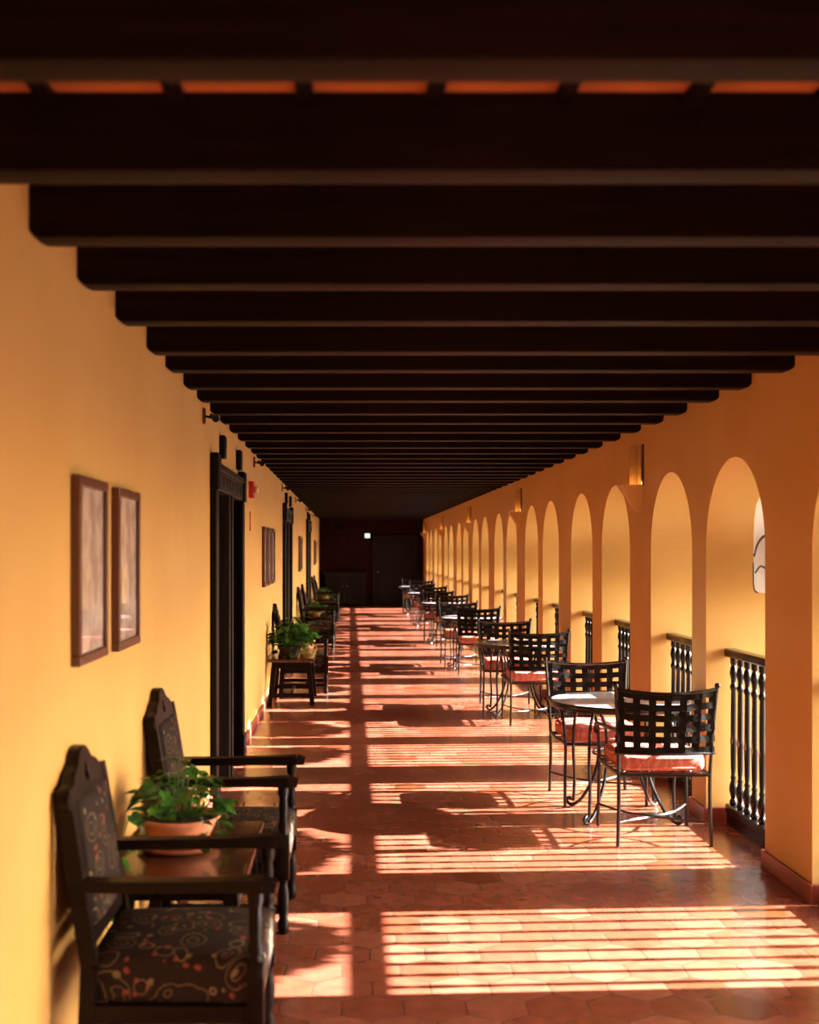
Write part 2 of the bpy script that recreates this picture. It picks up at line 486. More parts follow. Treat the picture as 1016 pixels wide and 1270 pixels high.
# ------------------------------------------------------------------ arcade wall
AR = [-4.78, -3.02, -1.57, 0.24, 1.69, 3.45, 4.90 + .375, 7.0, 8.38, 10.12, 11.60, 13.38, 14.79, 16.60, 18.04, 19.88, 21.35, 23.17, 24.60, 26.50, 27.93, 29.78, 31.25, 33.04, 34.50]
AR = [-2.78, -1.35, 0.43, 2.10 - .28, 3.80 - .02, 5.27, 7.0, 8.38, 10.12, 11.60, 13.38, 14.79, 16.60, 18.04, 19.88, 21.35, 23.17, 24.60, 26.50, 27.93, 29.78, 31.25, 33.04, 34.50]
AH = 0.535; SPR = 1.70; ARZ = SPR + AH
NS = 40
bm = bmesh.new()
def quad(a, b, c, d): bm.faces.new([bm.verts.new(p) for p in (a, b, c, d)])
edges = [Y0 - .3]
for c in AR: edges += [c - AH, c + AH]
edges.append(Y1 + .3)
XO = XR + WT
for i in range(0, len(edges), 2):          # solid piers
    a, b_ = edges[i], edges[i + 1]
    for X in (XR, XO): quad((X, a, 0), (X, b_, 0), (X, b_, ZC), (X, a, ZC))
    for Y in (a, b_): quad((XR, Y, 0), (XO, Y, 0), (XO, Y, SPR), (XR, Y, SPR))
for c in AR:
    P = [(c - AH * math.cos(PI * i / NS), SPR + AH * math.sin(PI * i / NS)) for i in range(NS + 1)]
    for (ya, za), (yb, zb) in zip(P, P[1:]):
        for X in (XR, XO): quad((X, ya, za), (X, yb, zb), (X, yb, ZC), (X, ya, ZC))
        quad((XR, ya, za), (XR, yb, zb), (XO, yb, zb), (XO, ya, za))
quad((XR, Y0 - .3, ZC), (XO, Y0 - .3, ZC), (XO, Y1 + .3, ZC), (XR, Y1 + .3, ZC))
bmesh.ops.remove_doubles(bm, verts=bm.verts[:], dist=1e-4)
struct(link('wall_right', bm, M['plaster']))
# skirting wrapped round every pier
for i in range(0, len(edges), 2):
    a, b_ = edges[i], edges[i + 1]
    bm = bmesh.new(); T = .018
    box(bm, XR - T, XR, a - T, b_ + T, 0, 0.095, 0.005)
    box(bm, XR, XO - .02, a - T, a, 0, 0.095, 0.004)
    box(bm, XR, XO - .02, b_, b_ + T, 0, 0.095, 0.004)
    struct(link('baseboard_right', bm, M['base']))

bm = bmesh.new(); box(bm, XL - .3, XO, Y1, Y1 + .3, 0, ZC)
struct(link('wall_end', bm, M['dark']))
bm = bmesh.new(); box(bm, XL - .3, XO, Y0 - .6, Y0 - .3, 0, ZC)
struct(link('wall_back', bm, M['plaster']))

# ------------------------------------------------------------------ ceiling beams
BY = [2.209, 2.854, 3.465, 4.075, 4.74, 5.47, 6.03, 6.68, 7.27, 7.96, 8.56, 9.22, 9.92, 10.62]
while BY[-1] < 35.6: BY.append(BY[-1] + 0.635)
ORD1 = ['', 'first', 'second', 'third', 'fourth', 'fifth', 'sixth', 'seventh', 'eighth', 'ninth', 'tenth', 'eleventh', 'twelfth', 'thirteenth', 'fourteenth', 'fifteenth', 'sixteenth', 'seventeenth', 'eighteenth', 'nineteenth']
TEN = {2: 'twent', 3: 'thirt', 4: 'fort', 5: 'fift', 6: 'sixt'}
def ordinal(n):
    if n < 20: return ORD1[n]
    return TEN[n // 10] + ('ieth' if n % 10 == 0 else 'y-' + ORD1[n % 10])
def make_beam():
    rr = .035; x0, x1 = XL + .001, XR - .001
    lp = [(x0, ZT - .001), (x0, ZB + rr)]
    lp += [(x0 + rr - rr * math.cos(t), ZB + rr - rr * math.sin(t)) for t in (R(25), R(50), R(75), R(90))]
    lp += [(x1 - rr + rr * math.cos(t), ZB + rr - rr * math.sin(t)) for t in (R(90), R(75), R(50), R(25))]
    lp += [(x1, ZB + rr), (x1, ZT - .001)]
    b = shape2d([lp], 0.112, 0.006)
    bmesh.ops.rotate(b, verts=b.verts[:], cent=(0, 0, 0), matrix=Matrix.Rotation(R(90), 3, 'X'))
    return b
bo = None
for i, y in enumerate(BY):
    if bo is None: bo = link('ceiling_beam', make_beam(), M['beam']); o = bo
    else: o = bo.copy(); COL.objects.link(o)
    o.location = (0, y + .056, 0)
    if i == 0: lab = 'dark wooden ceiling beam, the nearest one, at the very top of the picture'
    elif i == 1: lab = 'dark wooden ceiling beam second from the camera, under the strip of orange tiles'
    elif y > 35.5: lab = 'dark wooden ceiling beam, the farthest one, beside the dark end wall'
    else: lab = 'dark wooden ceiling beam spanning the gallery, %s counted from the camera' % ordinal(i + 1)
    tag(o, lab, 'ceiling beam', 'ceiling beams')

# ------------------------------------------------------------------ paired doors on the left wall
def make_door(n, d):
    y0, y1 = d; L_ = y1 - y0; ym = (y0 + y1) / 2
    root = bpy.data.objects.new('door_%d' % n, None); COL.objects.link(root); root['kind'] = 'structure'
    root.location = (XL, y0, 0)
    for (a, b_) in ((0, .15), (L_ - .15, L_)):
        bm = bmesh.new(); z = 0.0
        box(bm, 0.0, .045, a, b_, 0, 2.09, .008)
        box(bm, 0.0, .060, a - .01, b_ + .01, 2.09, 2.34, .012)
        box(bm, 0.0, .058, a - .008, b_ + .008, 0, .18, .01)
        link('door_post', bm, M['door'], root)
    bm = bmesh.new(); box(bm, -REC + .02, .035, L_ / 2 - .09, L_ / 2 + .09, 0, 2.12, .01)
    box(bm, .035, .05, L_ / 2 - .03, L_ / 2 + .03, 0, 2.10, .006)
    link('door_post', bm, M['doorlite'], root)
    bm = bmesh.new(); box(bm, -REC + .02, .040, .15, L_ - .15, 2.10, 2.285, .012)
    box(bm, .0, .052, .15, L_ - .15, 2.235, 2.285, .008)
    for q in range(8):
        yy = .30 + q * (L_ - .6) / 7
        box(bm, .0, .047, yy - .06, yy + .06, 2.125, 2.215, .012)
    link('door_lintel', bm, M['doorlite'], root)
    for (a, b_) in ((.131, .15), (L_ - .15, L_ - .131)):
        bm = bmesh.new(); box(bm, -REC + .001, -.001, a, b_, 0, 2.128); link('door_lining', bm, M['door'], root)
    bm = bmesh.new(); box(bm, -REC + .001, -.001, .15, L_ - .15, 2.115, 2.129); link('door_lining', bm, M['door'], root)
    # carved stacked casings inside both jambs of each bay
    for a in (.15, L_ / 2 + .09):
        bm = bmesh.new()
        z = 0.03
        while z < 2.05:
            box(bm, -REC + .02, .018, a, a + .085, z, z + .125, .014); z += .135
        link('door_casing', bm, M['doorlite'], root)
    for a, b_ in ((.235, L_ / 2 - .09), (L_ / 2 + .175, L_ - .15)):
        bm = bmesh.new(); X = -REC + .02
        box(bm, X, X + .045, a, b_, 0.01, 2.10, .004)
        w = b_ - a
        for (p, q) in ((.10, .48), (.52, .90)):
            for (s, t) in ((.12, .62), (.72, 1.30), (1.40, 2.0)):
                box(bm, X + .04, X + .068, a + w * p, a + w * q, s, t, .018)
        leaf = link('door_leaf', bm, M['door'], root)
        bm = bmesh.new(); yy = a + .07
        box(bm, X + .045, X + .055, yy - .025, yy + .025, .93, 1.17, .004)
        tube(bm, [(X + .05, yy, 1.0), (X + .105, yy, 1.0), (X + .11, yy + .13, 1.0)], .009, 8)
        link('door_handle', bm, M['steel'], leaf, smooth=True)
    return root
for i, d in enumerate(DOORS): make_door(i + 1, d)

# small dark timber stubs above each pair of doors
WORD = ['nearest', 'middle', 'farthest']
for i, d in enumerate(DOORS):
    for j, yy in enumerate((d[0] + .62, d[1] - .25)):
        bm = bmesh.new(); box(bm, 0, .042, -.065, .065, -.08, .08, .010)
        o = link('beam_stub', bm, M['door'], loc=(XL, yy, 2.425))
        tag(o, 'small dark timber stub in the plaster above the %s doors, %s of its pair' % (WORD[i], ('nearer', 'farther')[j]), 'timber stub', 'timber stubs above the doors')

# ------------------------------------------------------------------ framed pictures
def make_picture(W, H):
    root = thing('framed_picture', '', 'picture', group='framed pictures on the left wall')
    bm = bmesh.new(); f = .035
    box(bm, 0, .032, 0, W, 0, f, .004); box(bm, 0, .032, 0, W, H - f, H, .004)
    box(bm, 0, .032, 0, f, f, H - f, .004); box(bm, 0, .032, W - f, W, f, H - f, .004)
    link('frame', bm, M['frame'], root)
    bm = bmesh.new(); box(bm, 0.002, .018, f, W - f, f, H - f)
    link('glazed_print', bm, M['print'], root)
    return root
PICS = [(3.98, 'brown framed picture nearest the camera on the left wall'),
        (4.66, 'brown framed picture second from the camera, right beside the nearest'),
        (12.63, 'framed picture past the nearest doors, first of the row of three'),
        (13.29, 'framed picture past the nearest doors, middle of the row of three'),
        (13.95, 'framed picture past the nearest doors, last of the row of three'),
        (21.60, 'small looking framed picture past the second doors, nearer of the two'),
        (22.25, 'small looking framed picture past the second doors, farther of the two'),
        (30.75, 'framed picture past the farthest doors, first of the last row of three'),
        (31.35, 'framed picture past the farthest doors, middle of the last row of three'),
        (31.95, 'framed picture past the farthest doors, last before the dark end wall')]
pic = make_picture(.47, .635)
for i, (y, lab) in enumerate(PICS):
    if i == 0: pic.location = (XL + .001, y, 1.312); pic['label'] = lab
    else: dup(pic, (XL + .001, y, 1.305), 0, lab)

# ------------------------------------------------------------------ wall spotlights under the beams
def make_spot():
    root = thing('wall_spotlight', '', 'spotlight', group='spotlights high on the left wall')
    bm = bmesh.new(); box(bm, 0, .016, -.03, .03, -.05, .05, .006); link('mounting_plate', bm, M['frame'], root)
    bm = bmesh.new(); tube(bm, [(.01, 0, 0), (.05, 0, -.01)], .008, 8); link('bracket', bm, M['iron'], root)
    bm = bmesh.new()
    tube(bm, [(.045, .05, .01), (.065, .01, -.005), (.085, -.04, -.02)], lambda t: .012 + .012 * t, 12)
    link('lamp_head', bm, M['chairwood'], root, smooth=True)
    return root
sp = make_spot()
SPY = [(7.27 + .30, 'nearest to the camera'), (11.55, 'just past the nearest doors'), (16.35, 'just before the second doors'), (20.35, 'just past the second doors'), (25.1, 'just before the farthest doors'), (29.5, 'nearest to the dark end wall')]
for i, (y, w) in enumerate(SPY):
    lab = 'small metal spotlight high on the left wall, ' + w
    if i == 0: sp.location = (XL, y, 2.535); sp['label'] = lab
    else: dup(sp, (XL, y, 2.535), 0, lab)

# fire alarm
root = thing('fire_alarm', 'red fire alarm box on the wall right of the nearest doors', 'fire alarm', (XL, 11.0, 2.17))
bm = bmesh.new(); box(bm, 0, .045, 0, .13, 0, .15, .006); link('alarm_box', bm, M['red'], root)
bm = bmesh.new(); box(bm, .045, .085, .035, .095, .045, .105, .015); link('strobe_lens', bm, M['lens'], root)
bm = bmesh.new(); box(bm, 0, .012, -.03, .03, -.09, .09, .003)
tag(link('wall_plate', bm, M['terra'], loc=(XL, 11.12, 1.96)), 'small narrow wall plate under the red fire alarm', 'wall plate')

# ------------------------------------------------------------------ sconces on the arcade wall
def make_sconce():
    root = thing('wall_sconce', '', 'wall lamp', group='plaster uplight sconces between the arches')
    bm = bmesh.new()
    v = [bm.verts.new(p) for p in ((0, -.11, 0), (0, .11, 0), (-.16, .09, 0), (-.16, -.09, 0))]
    w = [bm.verts.new(p) for p in ((0, -.02, -.20), (0, .02, -.20), (-.035, .015, -.20), (-.035, -.015, -.20))]
    for i in range(4): bm.faces.new((v[i], v[(i + 1) % 4], w[(i + 1) % 4], w[i]))
    bm.faces.new(w)
    iv = [bm.verts.new(p) for p in ((-.008, -.10, 0), (-.008, .10, 0), (-.152, .082, 0), (-.152, -.082, 0))]
    iw = [bm.verts.new(p) for p in ((-.008, -.02, -.18), (-.008, .02, -.18), (-.03, .012, -.18), (-.03, -.012, -.18))]
    for i in range(4):
        bm.faces.new((iv[i], iv[(i + 1) % 4], iw[(i + 1) % 4], iw[i]))
        bm.faces.new((v[i], v[(i + 1) % 4], iv[(i + 1) % 4], iv[i]))
    bm.faces.new(iw)
    link('sconce_bowl', bm, M['plaster'], root)
    bm = bmesh.new(); box(bm, -.058, 0, .10, .125, 0.0, .30, .004)
    link('side_fin', bm, M['plaster'], root)
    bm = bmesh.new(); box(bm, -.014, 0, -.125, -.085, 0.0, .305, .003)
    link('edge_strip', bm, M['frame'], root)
    bm = bmesh.new()
    bmesh.ops.create_uvsphere(bm, u_segments=12, v_segments=8, radius=.022, matrix=Matrix.Translation((-.06, 0.04, -.035)))
    link('bulb', bm, M['bulb'], root, smooth=True)
    return root
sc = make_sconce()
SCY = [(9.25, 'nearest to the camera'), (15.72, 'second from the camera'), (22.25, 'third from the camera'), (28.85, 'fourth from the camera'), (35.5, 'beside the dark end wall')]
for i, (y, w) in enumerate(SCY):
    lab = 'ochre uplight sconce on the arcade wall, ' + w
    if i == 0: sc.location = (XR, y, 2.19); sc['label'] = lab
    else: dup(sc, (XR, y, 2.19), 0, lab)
    ld = bpy.data.lights.new('sconce_light', 'POINT'); ld.energy = .35; ld.color = (1, .55, .2); ld.shadow_soft_size = .02
    lo = bpy.data.objects.new('sconce_light', ld); COL.objects.link(lo); lo.location = (XR - .055, y + .03, 2.19 + .012)

# ------------------------------------------------------------------ balustrades
def make_balustrade():
    root = thing('balustrade', '', 'balustrade', group='black balustrades in the arches')
    a = AH - .004
    bm = bmesh.new(); box(bm, -.002, .075, -a, a, 1.035, 1.087, .010); link('handrail', bm, M['rail'], root)
    bm = bmesh.new(); box(bm, .0, .07, -a + .02, a - .02, .07, .125, .008)
    box(bm, .01, .06, -a + .02, a - .02, 0.001, .07)
    link('bottom_rail', bm, M['rail'], root)
    prof = [(.016, .12), (.024, .135), (.024, .15), (.015, .165), (.020, .19), (.027, .22), (.024, .25), (.014, .28), (.019, .295), (.014, .31),
            (.017, .36), (.019, .50), (.021, .52), (.018, .54), (.017, .70), (.015, .83), (.021, .845), (.021, .86), (.014, .875),
            (.016, .90), (.024, .935), (.020, .965), (.013, .985), (.020, 1.0), (.020, 1.04)]
    bm = bmesh.new(); lathe(bm, prof, .035, 0, 12)
    b0 = link('baluster', bm, M['rail'], root, smooth=True)
    for k in range(8):
        o = b0 if k == 0 else b0.copy()
        if k: COL.objects.link(o); o.parent = root
        o.location = (0, -.455 + k * .13, 0)
    return root
bal = make_balustrade()
first = [i for i, c in enumerate(AR) if c > 4][0]
for i, c in enumerate(AR):
    k = i - first
    if k < -1: lab = 'black turned balustrade in an arch behind the right edge of the frame'
    elif k == -1: lab = 'black turned balustrade nearest the camera, just off the right edge'
    elif k == 0: lab = 'black turned balustrade behind the big foreground pillar'
    elif k == 1: lab = 'black turned balustrade right of the nearest cafe table, balusters clearly seen'
    elif i == len(AR) - 1: lab = 'black turned balustrade in the last arch beside the dark end wall'
    else: lab = 'black turned balustrade in the %s arch counted from the foreground pillar' % ordinal(k)
    if i == 0: bal.location = (XR + .11, c, 0); bal['label'] = lab
    else: dup(bal, (XR + .11, c, 0), 0, lab)

# ------------------------------------------------------------------ white boards hanging in the arches
def make_board():
    half = [(.0, 1.445), (.29, 1.445), (.32, 1.452), (.342, 1.472), (.350, 1.50), (.352, 1.60), (.350, 1.80), (.335, 1.90), (.30, 1.97), (.24, 2.02), (.12, 2.05)]
    lp = half + [(0, 2.055)] + [(-x, z) for x, z in half[:0:-1]]
    b = shape2d([[(x, z) for x, z in lp]], .02, .003)
    # (x, z, t) -> plane X = const : local x becomes Y
    for v in b.verts: v.co = Vector((v.co.z, v.co.x, v.co.y))
    root = thing('hanging_board', '', 'hanging board', group='white boards hanging in the arches')
    link('board', b, M['white'], root)
    bm = bmesh.new()
    tube(bm, [(-.012, .33, 1.66), (-.012, .26, 1.74), (-.012, .12, 1.78), (-.012, 0, 1.70)], .008, 6, smoothn=5)
    tube(bm, [(-.012, .31, 1.56), (-.012, .22, 1.60), (-.012, .10, 1.58)], .006, 6, smoothn=5)
    tube(bm, [(-.008, .354, 1.62), (-.008, .354, 1.50), (-.008, .345, 1.468), (-.008, .32, 1.446), (-.008, .28, 1.441)], .007, 6)
    link('painted_strokes', bm, M['ink'], root)
    bm = bmesh.new(); tube(bm, [(0, 0, 2.04), (0, 0, 2.232)], .004, 6)
    link('hanger', bm, M['iron'], root)
    return root
hb = make_board()
vis = [i for i in range(len(AR)) if AR[i] > 1.0]
hb.location = (XR + .245, AR[first + 1], 0)
hb['label'] = 'white rounded board with dark strokes hanging in the arch behind the nearest cafe table'
del hb['group']
# ------------------------------------------------------------------ wrought iron chairs (face +Y)
def make_iron_chair():
    root = thing('iron_chair', '', 'chair', group='wrought iron chairs at the cafe tables')
    def yb(z): return -.262 - .10 * max(0, z - .45)
    def pt(x, z, off=0): return (x, yb(z) - .045 * (1 - (x / .28) ** 2) + off, z)
    for s in (-1, 1):
        bm = bmesh.new()
        tube(bm, [(s * .268, -.268, 0.0), (s * .262, -.262, .2), (s * .262, -.262, .42), (s * .268, yb(.6), .6), (s * .280, yb(.8), .80), (s * .289, yb(.92), .925)], .011, 8, smoothn=4)
        bmesh.ops.create_uvsphere(bm, u_segments=10, v_segments=6, radius=.017, matrix=Matrix.Translation((s * .290, yb(.93), .925)))
        link('leg', bm, M['iron'], root, smooth=True)
        bm = bmesh.new()
        tube(bm, [(s * .272, .262, 0.0), (s * .270, .258, .2), (s * .266, .25, .42), (s * .275, .235, .55), (s * .285, .20, .625), (s * .285, .17, .64)], .0105, 8, smoothn=4)
        link('leg', bm, M['iron'], root, smooth=True)
        bm = bmesh.new()
        tube(bm, [(s * .272, yb(.66) + .005, .665), (s * .300, -.12, .665), (s * .303, .08, .655), (s * .295, .20, .640), (s * .288, .255, .615), (s * .285, .262, .585), (s * .283, .235, .572), (s * .284, .215, .59)], .012, 8, smoothn=5)
        link('armrest', bm, M['iron'], root, smooth=True)
    bm = bmesh.new()
    ring = [(-.262, -.262, .41), (0, -.285, .41), (.262, -.262, .41), (.272, 0, .41), (.266, .25, .41), (0, .275, .41), (-.266, .25, .41), (-.272, 0, .41)]
    tube(bm, [ring[0], ring[1], ring[2], ring[3], ring[4], ring[5], ring[6], ring[7]], .011, 8, closed=True)
    for k in range(5): ribbon(bm, [(-.26, -.2 + k * .1, .41), (.26, -.2 + k * .1, .41)], (0, .04, 0), (0, 0, .004))
    link('seat_frame', bm, M['iron'], root, smooth=True)
    bm = bmesh.new()
    tube(bm, [(-.266, -.265, .135), (-.15, -.12, .12), (0, -.03, .115), (.15, -.12, .12), (.266, -.265, .135)], .007, 6, smoothn=5)
    tube(bm, [(-.27, .26, .135), (-.15, .10, .12), (0, .02, .115), (.15, .10, .12), (.27, .26, .135)], .007, 6, smoothn=5)
    link('stretcher', bm, M['iron'], root, smooth=True)
    # woven back
    bm = bmesh.new()
    HZ = [.556 + .0655 * i for i in range(6)]
    VX = [-.249 + .083 * i for i in range(7)]
    dip = lambda x, f: -.022 * f * (1 - (x / .28) ** 2)
    for i, z in enumerate(HZ):
        pts = []
        f = i / 5
        for k in range(57):
            x = -.285 + k * .57 / 56
            t = (x - VX[0]) / .083
            off = .0045 * math.cos(PI * t) * (1 if i % 2 else -1)
            zz = z + dip(x, f)
            pts.append(pt(x * (1 + .0 * f), zz, off))
        ribbon(bm, pts, (0, 0, .038), (0, .004, 0))
    for j, x in enumerate(VX):
        pts = []
        for k in range(41):
            z = .535 + k * .372 / 40
            t = (z - HZ[0]) / .0655
            off = -.0045 * math.cos(PI * t) * (1 if j % 2 else -1) * -1
            f = (z - .556) / .3275
            pts.append(pt(x * (1 + .06 * f), z + dip(x, max(0, f)), off))
        ribbon(bm, pts, (.042, 0, 0), (0, .004, 0))
    link('woven_backrest', bm, M['strap'], root)
    for z, f in ((.905, 1.05), (.537, 0)):
        bm = bmesh.new()
        tube(bm, [pt(-.285 + k * .57 / 12, z + dip(-.285 + k * .57 / 12, f)) for k in range(13)], .010, 8)
        link('back_rail', bm, M['iron'], root, smooth=True)
    # cushion
    bm = bmesh.new()
    box(bm, -.245, .245, -.245, .255, .425, .515, .035, 4)
    bmesh.ops.subdivide_edges(bm, edges=[e for e in bm.edges if e.calc_length() > .2], cuts=6, use_grid_fill=True)
    rnd = random.Random(3)
    for v in bm.verts:
        q = (1 - (v.co.x / .26) ** 2) * (1 - (v.co.y / .27) ** 2)
        v.co.z += (.022 * q if v.co.z > .47 else 0) + rnd.uniform(-.002, .002)
        v.co.x *= 1 + .03 * math.cos(v.co.y * 9) ; v.co.y *= 1 + .02 * math.cos(v.co.x * 9)
    cu = link('cushion', bm, M['cushion'], root, smooth=True)
    bm = bmesh.new()
    for z in (.446, .500):
        pts = []
        for k in range(40):
            a = 2 * PI * k / 40; c, s = math.cos(a), math.sin(a)
            q = (abs(c) ** 5 + abs(s) ** 5) ** (-1 / 5)
            pts.append((c * q * .252, s * q * .255 + .005, z))
        tube(bm, pts, .006, 6, closed=True)
    link('piping', bm, M['cushion'], cu, smooth=True)
    return root
ic = make_iron_chair()

def make_cafe_table():
    root = thing('cafe_table', '', 'table', group='round cafe tables along the arcade')
    bm = bmesh.new()
    lathe(bm, [(.440, .722), (.448, .726), (.450, .733), (.446, .740), (.10, .742), (.02, .742)], seg=56)
    link('tabletop', bm, M['stone'], root, smooth=True)
    bm = bmesh.new()
    lathe(bm, [(.42, .704), (.458, .704), (.463, .71), (.463, .733), (.458, .739), (.451, .739), (.451, .72), (.42, .715), (.42, .704)], seg=56, cap=False)
    link('rim', bm, M['iron'], root, smooth=True)
    bm = bmesh.new()
    tube(bm, [(.185 * math.cos(2 * PI * k / 24), .185 * math.sin(2 * PI * k / 24), .40) for k in range(24)], .008, 6, closed=True)
    link('ring', bm, M['iron'], root, smooth=True)
    bm = bmesh.new()
    tube(bm, [(.425, 0, .71), (.33, 0, .69), (.36, 0, .60), (.375, 0, .40), (.365, 0, .20), (.375, 0, .04)], .010, 8, smoothn=5)
    tube(bm, [(.28, 0, .715), (.20, 0, .60), (.175, 0, .44), (.20, 0, .26), (.29, 0, .09), (.37, 0, .018), (.41, 0, .018), (.425, 0, .042), (.405, 0, .058), (.392, 0, .042)], .011, 8, smoothn=5)
    l0 = link('leg', bm, M['iron'], root, smooth=True)
    for k in range(4):
        o = l0 if k == 0 else l0.copy()
        if k: COL.objects.link(o); o.parent = root
        o.rotation_euler[2] = R(45 + 90 * k)
    return root
ct = make_cafe_table()
SETW = ['nearest', 'second', 'third', 'fourth', 'fifth', 'farthest']
for k in range(6):
    yb_ = 6.92 + 4.74 * k
    jx = [0, .01, -.05, -.03, -.02, 0][k]
    c1 = (1.802 + jx, yb_ + .27, 0); c2 = (1.685 + jx, yb_ + 1.345 + [0, .05, .03, .04, .03, .06][k], 0); t1 = (1.742 + jx * .5, yb_ + .81, 0)
    l1 = 'wrought iron chair with coral cushion on the near side of the %s cafe table' % SETW[k]
    l2 = 'wrought iron chair facing the camera behind the %s cafe table' % SETW[k]
    l3 = 'round pale topped iron cafe table, %s from the camera' % SETW[k]
    if k == 0:
        ic.location = c1; ic['label'] = l1; ct.location = t1; ct['label'] = l3
    else:
        dup(ic, c1, R([0, 1, -2, 2, 0, 1][k]), l1); dup(ct, t1, 0, l3)
    dup(ic, c2, PI + R([2, -2, 3, -2, 3, 0][k]), l2)

# ------------------------------------------------------------------ carved armchairs (face +X)
def make_armchair():
    root = thing('carved_armchair', '', 'armchair', group='dark carved armchairs along the left wall')
    # back posts continue down as rear legs
    def bxp(z): return -.20 - .085 * max(0, (z - .42)) / .54 if z > .42 else -.20 + .0 * z
    for s in (-1, 1):
        bm = bmesh.new()
        y = s * .262
        zs = [0, .42, .60, .80, .955]
        P = [(bxp(z) - (.02 if z == 0 else 0), y * (1 if z < .5 else 1 - .10 * (z - .5)), z) for z in zs]
        for a, b_ in zip(P, P[1:]): beamlet(bm, a, b_, (.05, .05), (.046, .046) if b_[2] > .9 else (.05, .05), up=(1, 0, 0))
        link('leg', bm, M['chairwood'], root)
        # turned front leg with arm support
        bm = bmesh.new()
        prof = [(.020, 0), (.026, .02), (.026, .05), (.019, .07), (.024, .10), (.027, .16), (.022, .20), (.017, .22), (.026, .24)]
        lathe(bm, prof, .31, s * .27, 14)
        box(bm, .31 - .027, .31 + .027, s * .27 - .027, s * .27 + .027, .24, .44, .004)
        lathe(bm, [(.024, .44), (.018, .455), (.026, .475), (.018, .50), (.021, .56), (.018, .60), (.025, .62), (.025, .655)], .31, s * .27, 14)
        link('leg', bm, M['chairwood'], root, smooth=True)
        # arm
        bm = bmesh.new()
        A = [(-.225, s * .262, .668), (.0, s * .272, .668), (.20, s * .277, .672), (.335, s * .280, .675), (.375, s * .280, .668)]
        for a, b_ in zip(A, A[1:]): beamlet(bm, a, b_, (.058, .036) if a[0] < .3 else (.068, .042), (.058, .036) if b_[0] < .3 else ((.070, .044) if b_[0] < .36 else (.055, .030)))
        bmesh.ops.remove_doubles(bm, verts=bm.verts[:], dist=1e-5)
        link('armrest', bm, M['chairwood'], root)
    # crest rail with a keyhole
    half = [(0, 1.048), (.035, 1.046), (.065, 1.034), (.085, 1.012), (.105, .998), (.135, .992), (.165, .982), (.195, .962), (.22, .956), (.245, .956), (.268, .946), (.280, .925), (.275, .900), (.20, .880), (.10, .895), (0, .905)]
    lp = half + [(-x, z) for x, z in half[::-1] if x > 0]
    hole = [(.030 * math.sin(2 * PI * k / 20) * (1.25 if math.cos(2 * PI * k / 20) < 0 else .8), .972 + .036 * math.cos(2 * PI * k / 20)) for k in range(20)]
    b = shape2d([lp, hole], .042, .006)
    for v in b.verts:
        t, y, z = v.co.z, v.co.x, v.co.y
        v.co = Vector((bxp(z) + t, y, z))
    link('crest_rail', b, M['chairwood'], root)
    # upholstered back
    bm = bmesh.new()
    box(bm, -.03, .03, -.215, .215, .52, .915, .022, 3)
    bmesh.ops.subdivide_edges(bm, edges=[e for e in bm.edges if e.calc_length() > .2], cuts=5, use_grid_fill=True)
    for v in bm.verts:
        q = (1 - (v.co.y / .23) ** 2) * (1 - ((v.co.z - .72) / .22) ** 2)
        x = v.co.x + (.02 * max(0, q) if v.co.x > 0 else 0)
        v.co.x = bxp(v.co.z) + x
    link('upholstered_back', bm, M['vine'], root, smooth=True)
    bm = bmesh.new(); beamlet(bm, (bxp(.5), -.25, .49), (bxp(.5), .25, .49), (.035, .05))
    link('lower_back_rail', bm, M['chairwood'], root)
    # seat
    bm = bmesh.new()
    box(bm, -.21, .335, -.285, .285, .30, .445, .03, 3)
    bmesh.ops.subdivide_edges(bm, edges=[e for e in bm.edges if e.calc_length() > .2], cuts=6, use_grid_fill=True)
    for v in bm.verts:
        q = (1 - ((v.co.x - .06) / .29) ** 2) * (1 - (v.co.y / .29) ** 2)
        if v.co.z > .40: v.co.z += .03 * max(0, q)
        v.co.y *= .90 + .10 * (v.co.x + .21) / .545
    link('upholstered_seat', bm, M['vine'], root, smooth=True)
    bm = bmesh.new()
    for s in (-1, 1): box(bm, -.20, .31, s * .265 - .018, s * .265 + .018, .245, .302, .004)
    box(bm, .285, .32, -.265, .265, .245, .302, .004)
    box(bm, -.215, -.18, -.265, .265, .245, .302, .004)
    link('seat_rail', bm, M['chairwood'], root)
    for s in (-1, 1):
        bm = bmesh.new(); box(bm, -.20, .30, s * .265 - .016, s * .265 + .016, .085, .125, .004)
        link('stretcher', bm, M['chairwood'], root)
    bm = bmesh.new(); box(bm, .07, .10, -.26, .26, .09, .12, .004); link('stretcher', bm, M['chairwood'], root)
    return root
arm = make_armchair()
AC = [(3.985, 'carved armchair with vine tapestry seat nearest the camera, bottom left corner'),
      (5.63, 'carved armchair just beyond the nearest plant table, before the doors'),
      (14.50, 'carved armchair right behind the splay-legged stand with the big plants'),
      (20.98, 'carved armchair past the second doors, in front of a potted plant'),
      (22.75, 'carved armchair past the second doors, behind a potted plant'),
      (28.75, 'carved armchair near the gallery end, in front of the last plant'),
      (30.50, 'farthest carved armchair, behind the last potted plant')]
for i, (y, lab) in enumerate(AC):
    if i == 0: arm.location = (-.60, y, 0); arm['label'] = lab
    else: dup(arm, (-.60, y, 0), R([0, -1, 2, 0, 1, -1, 2][i]), lab)

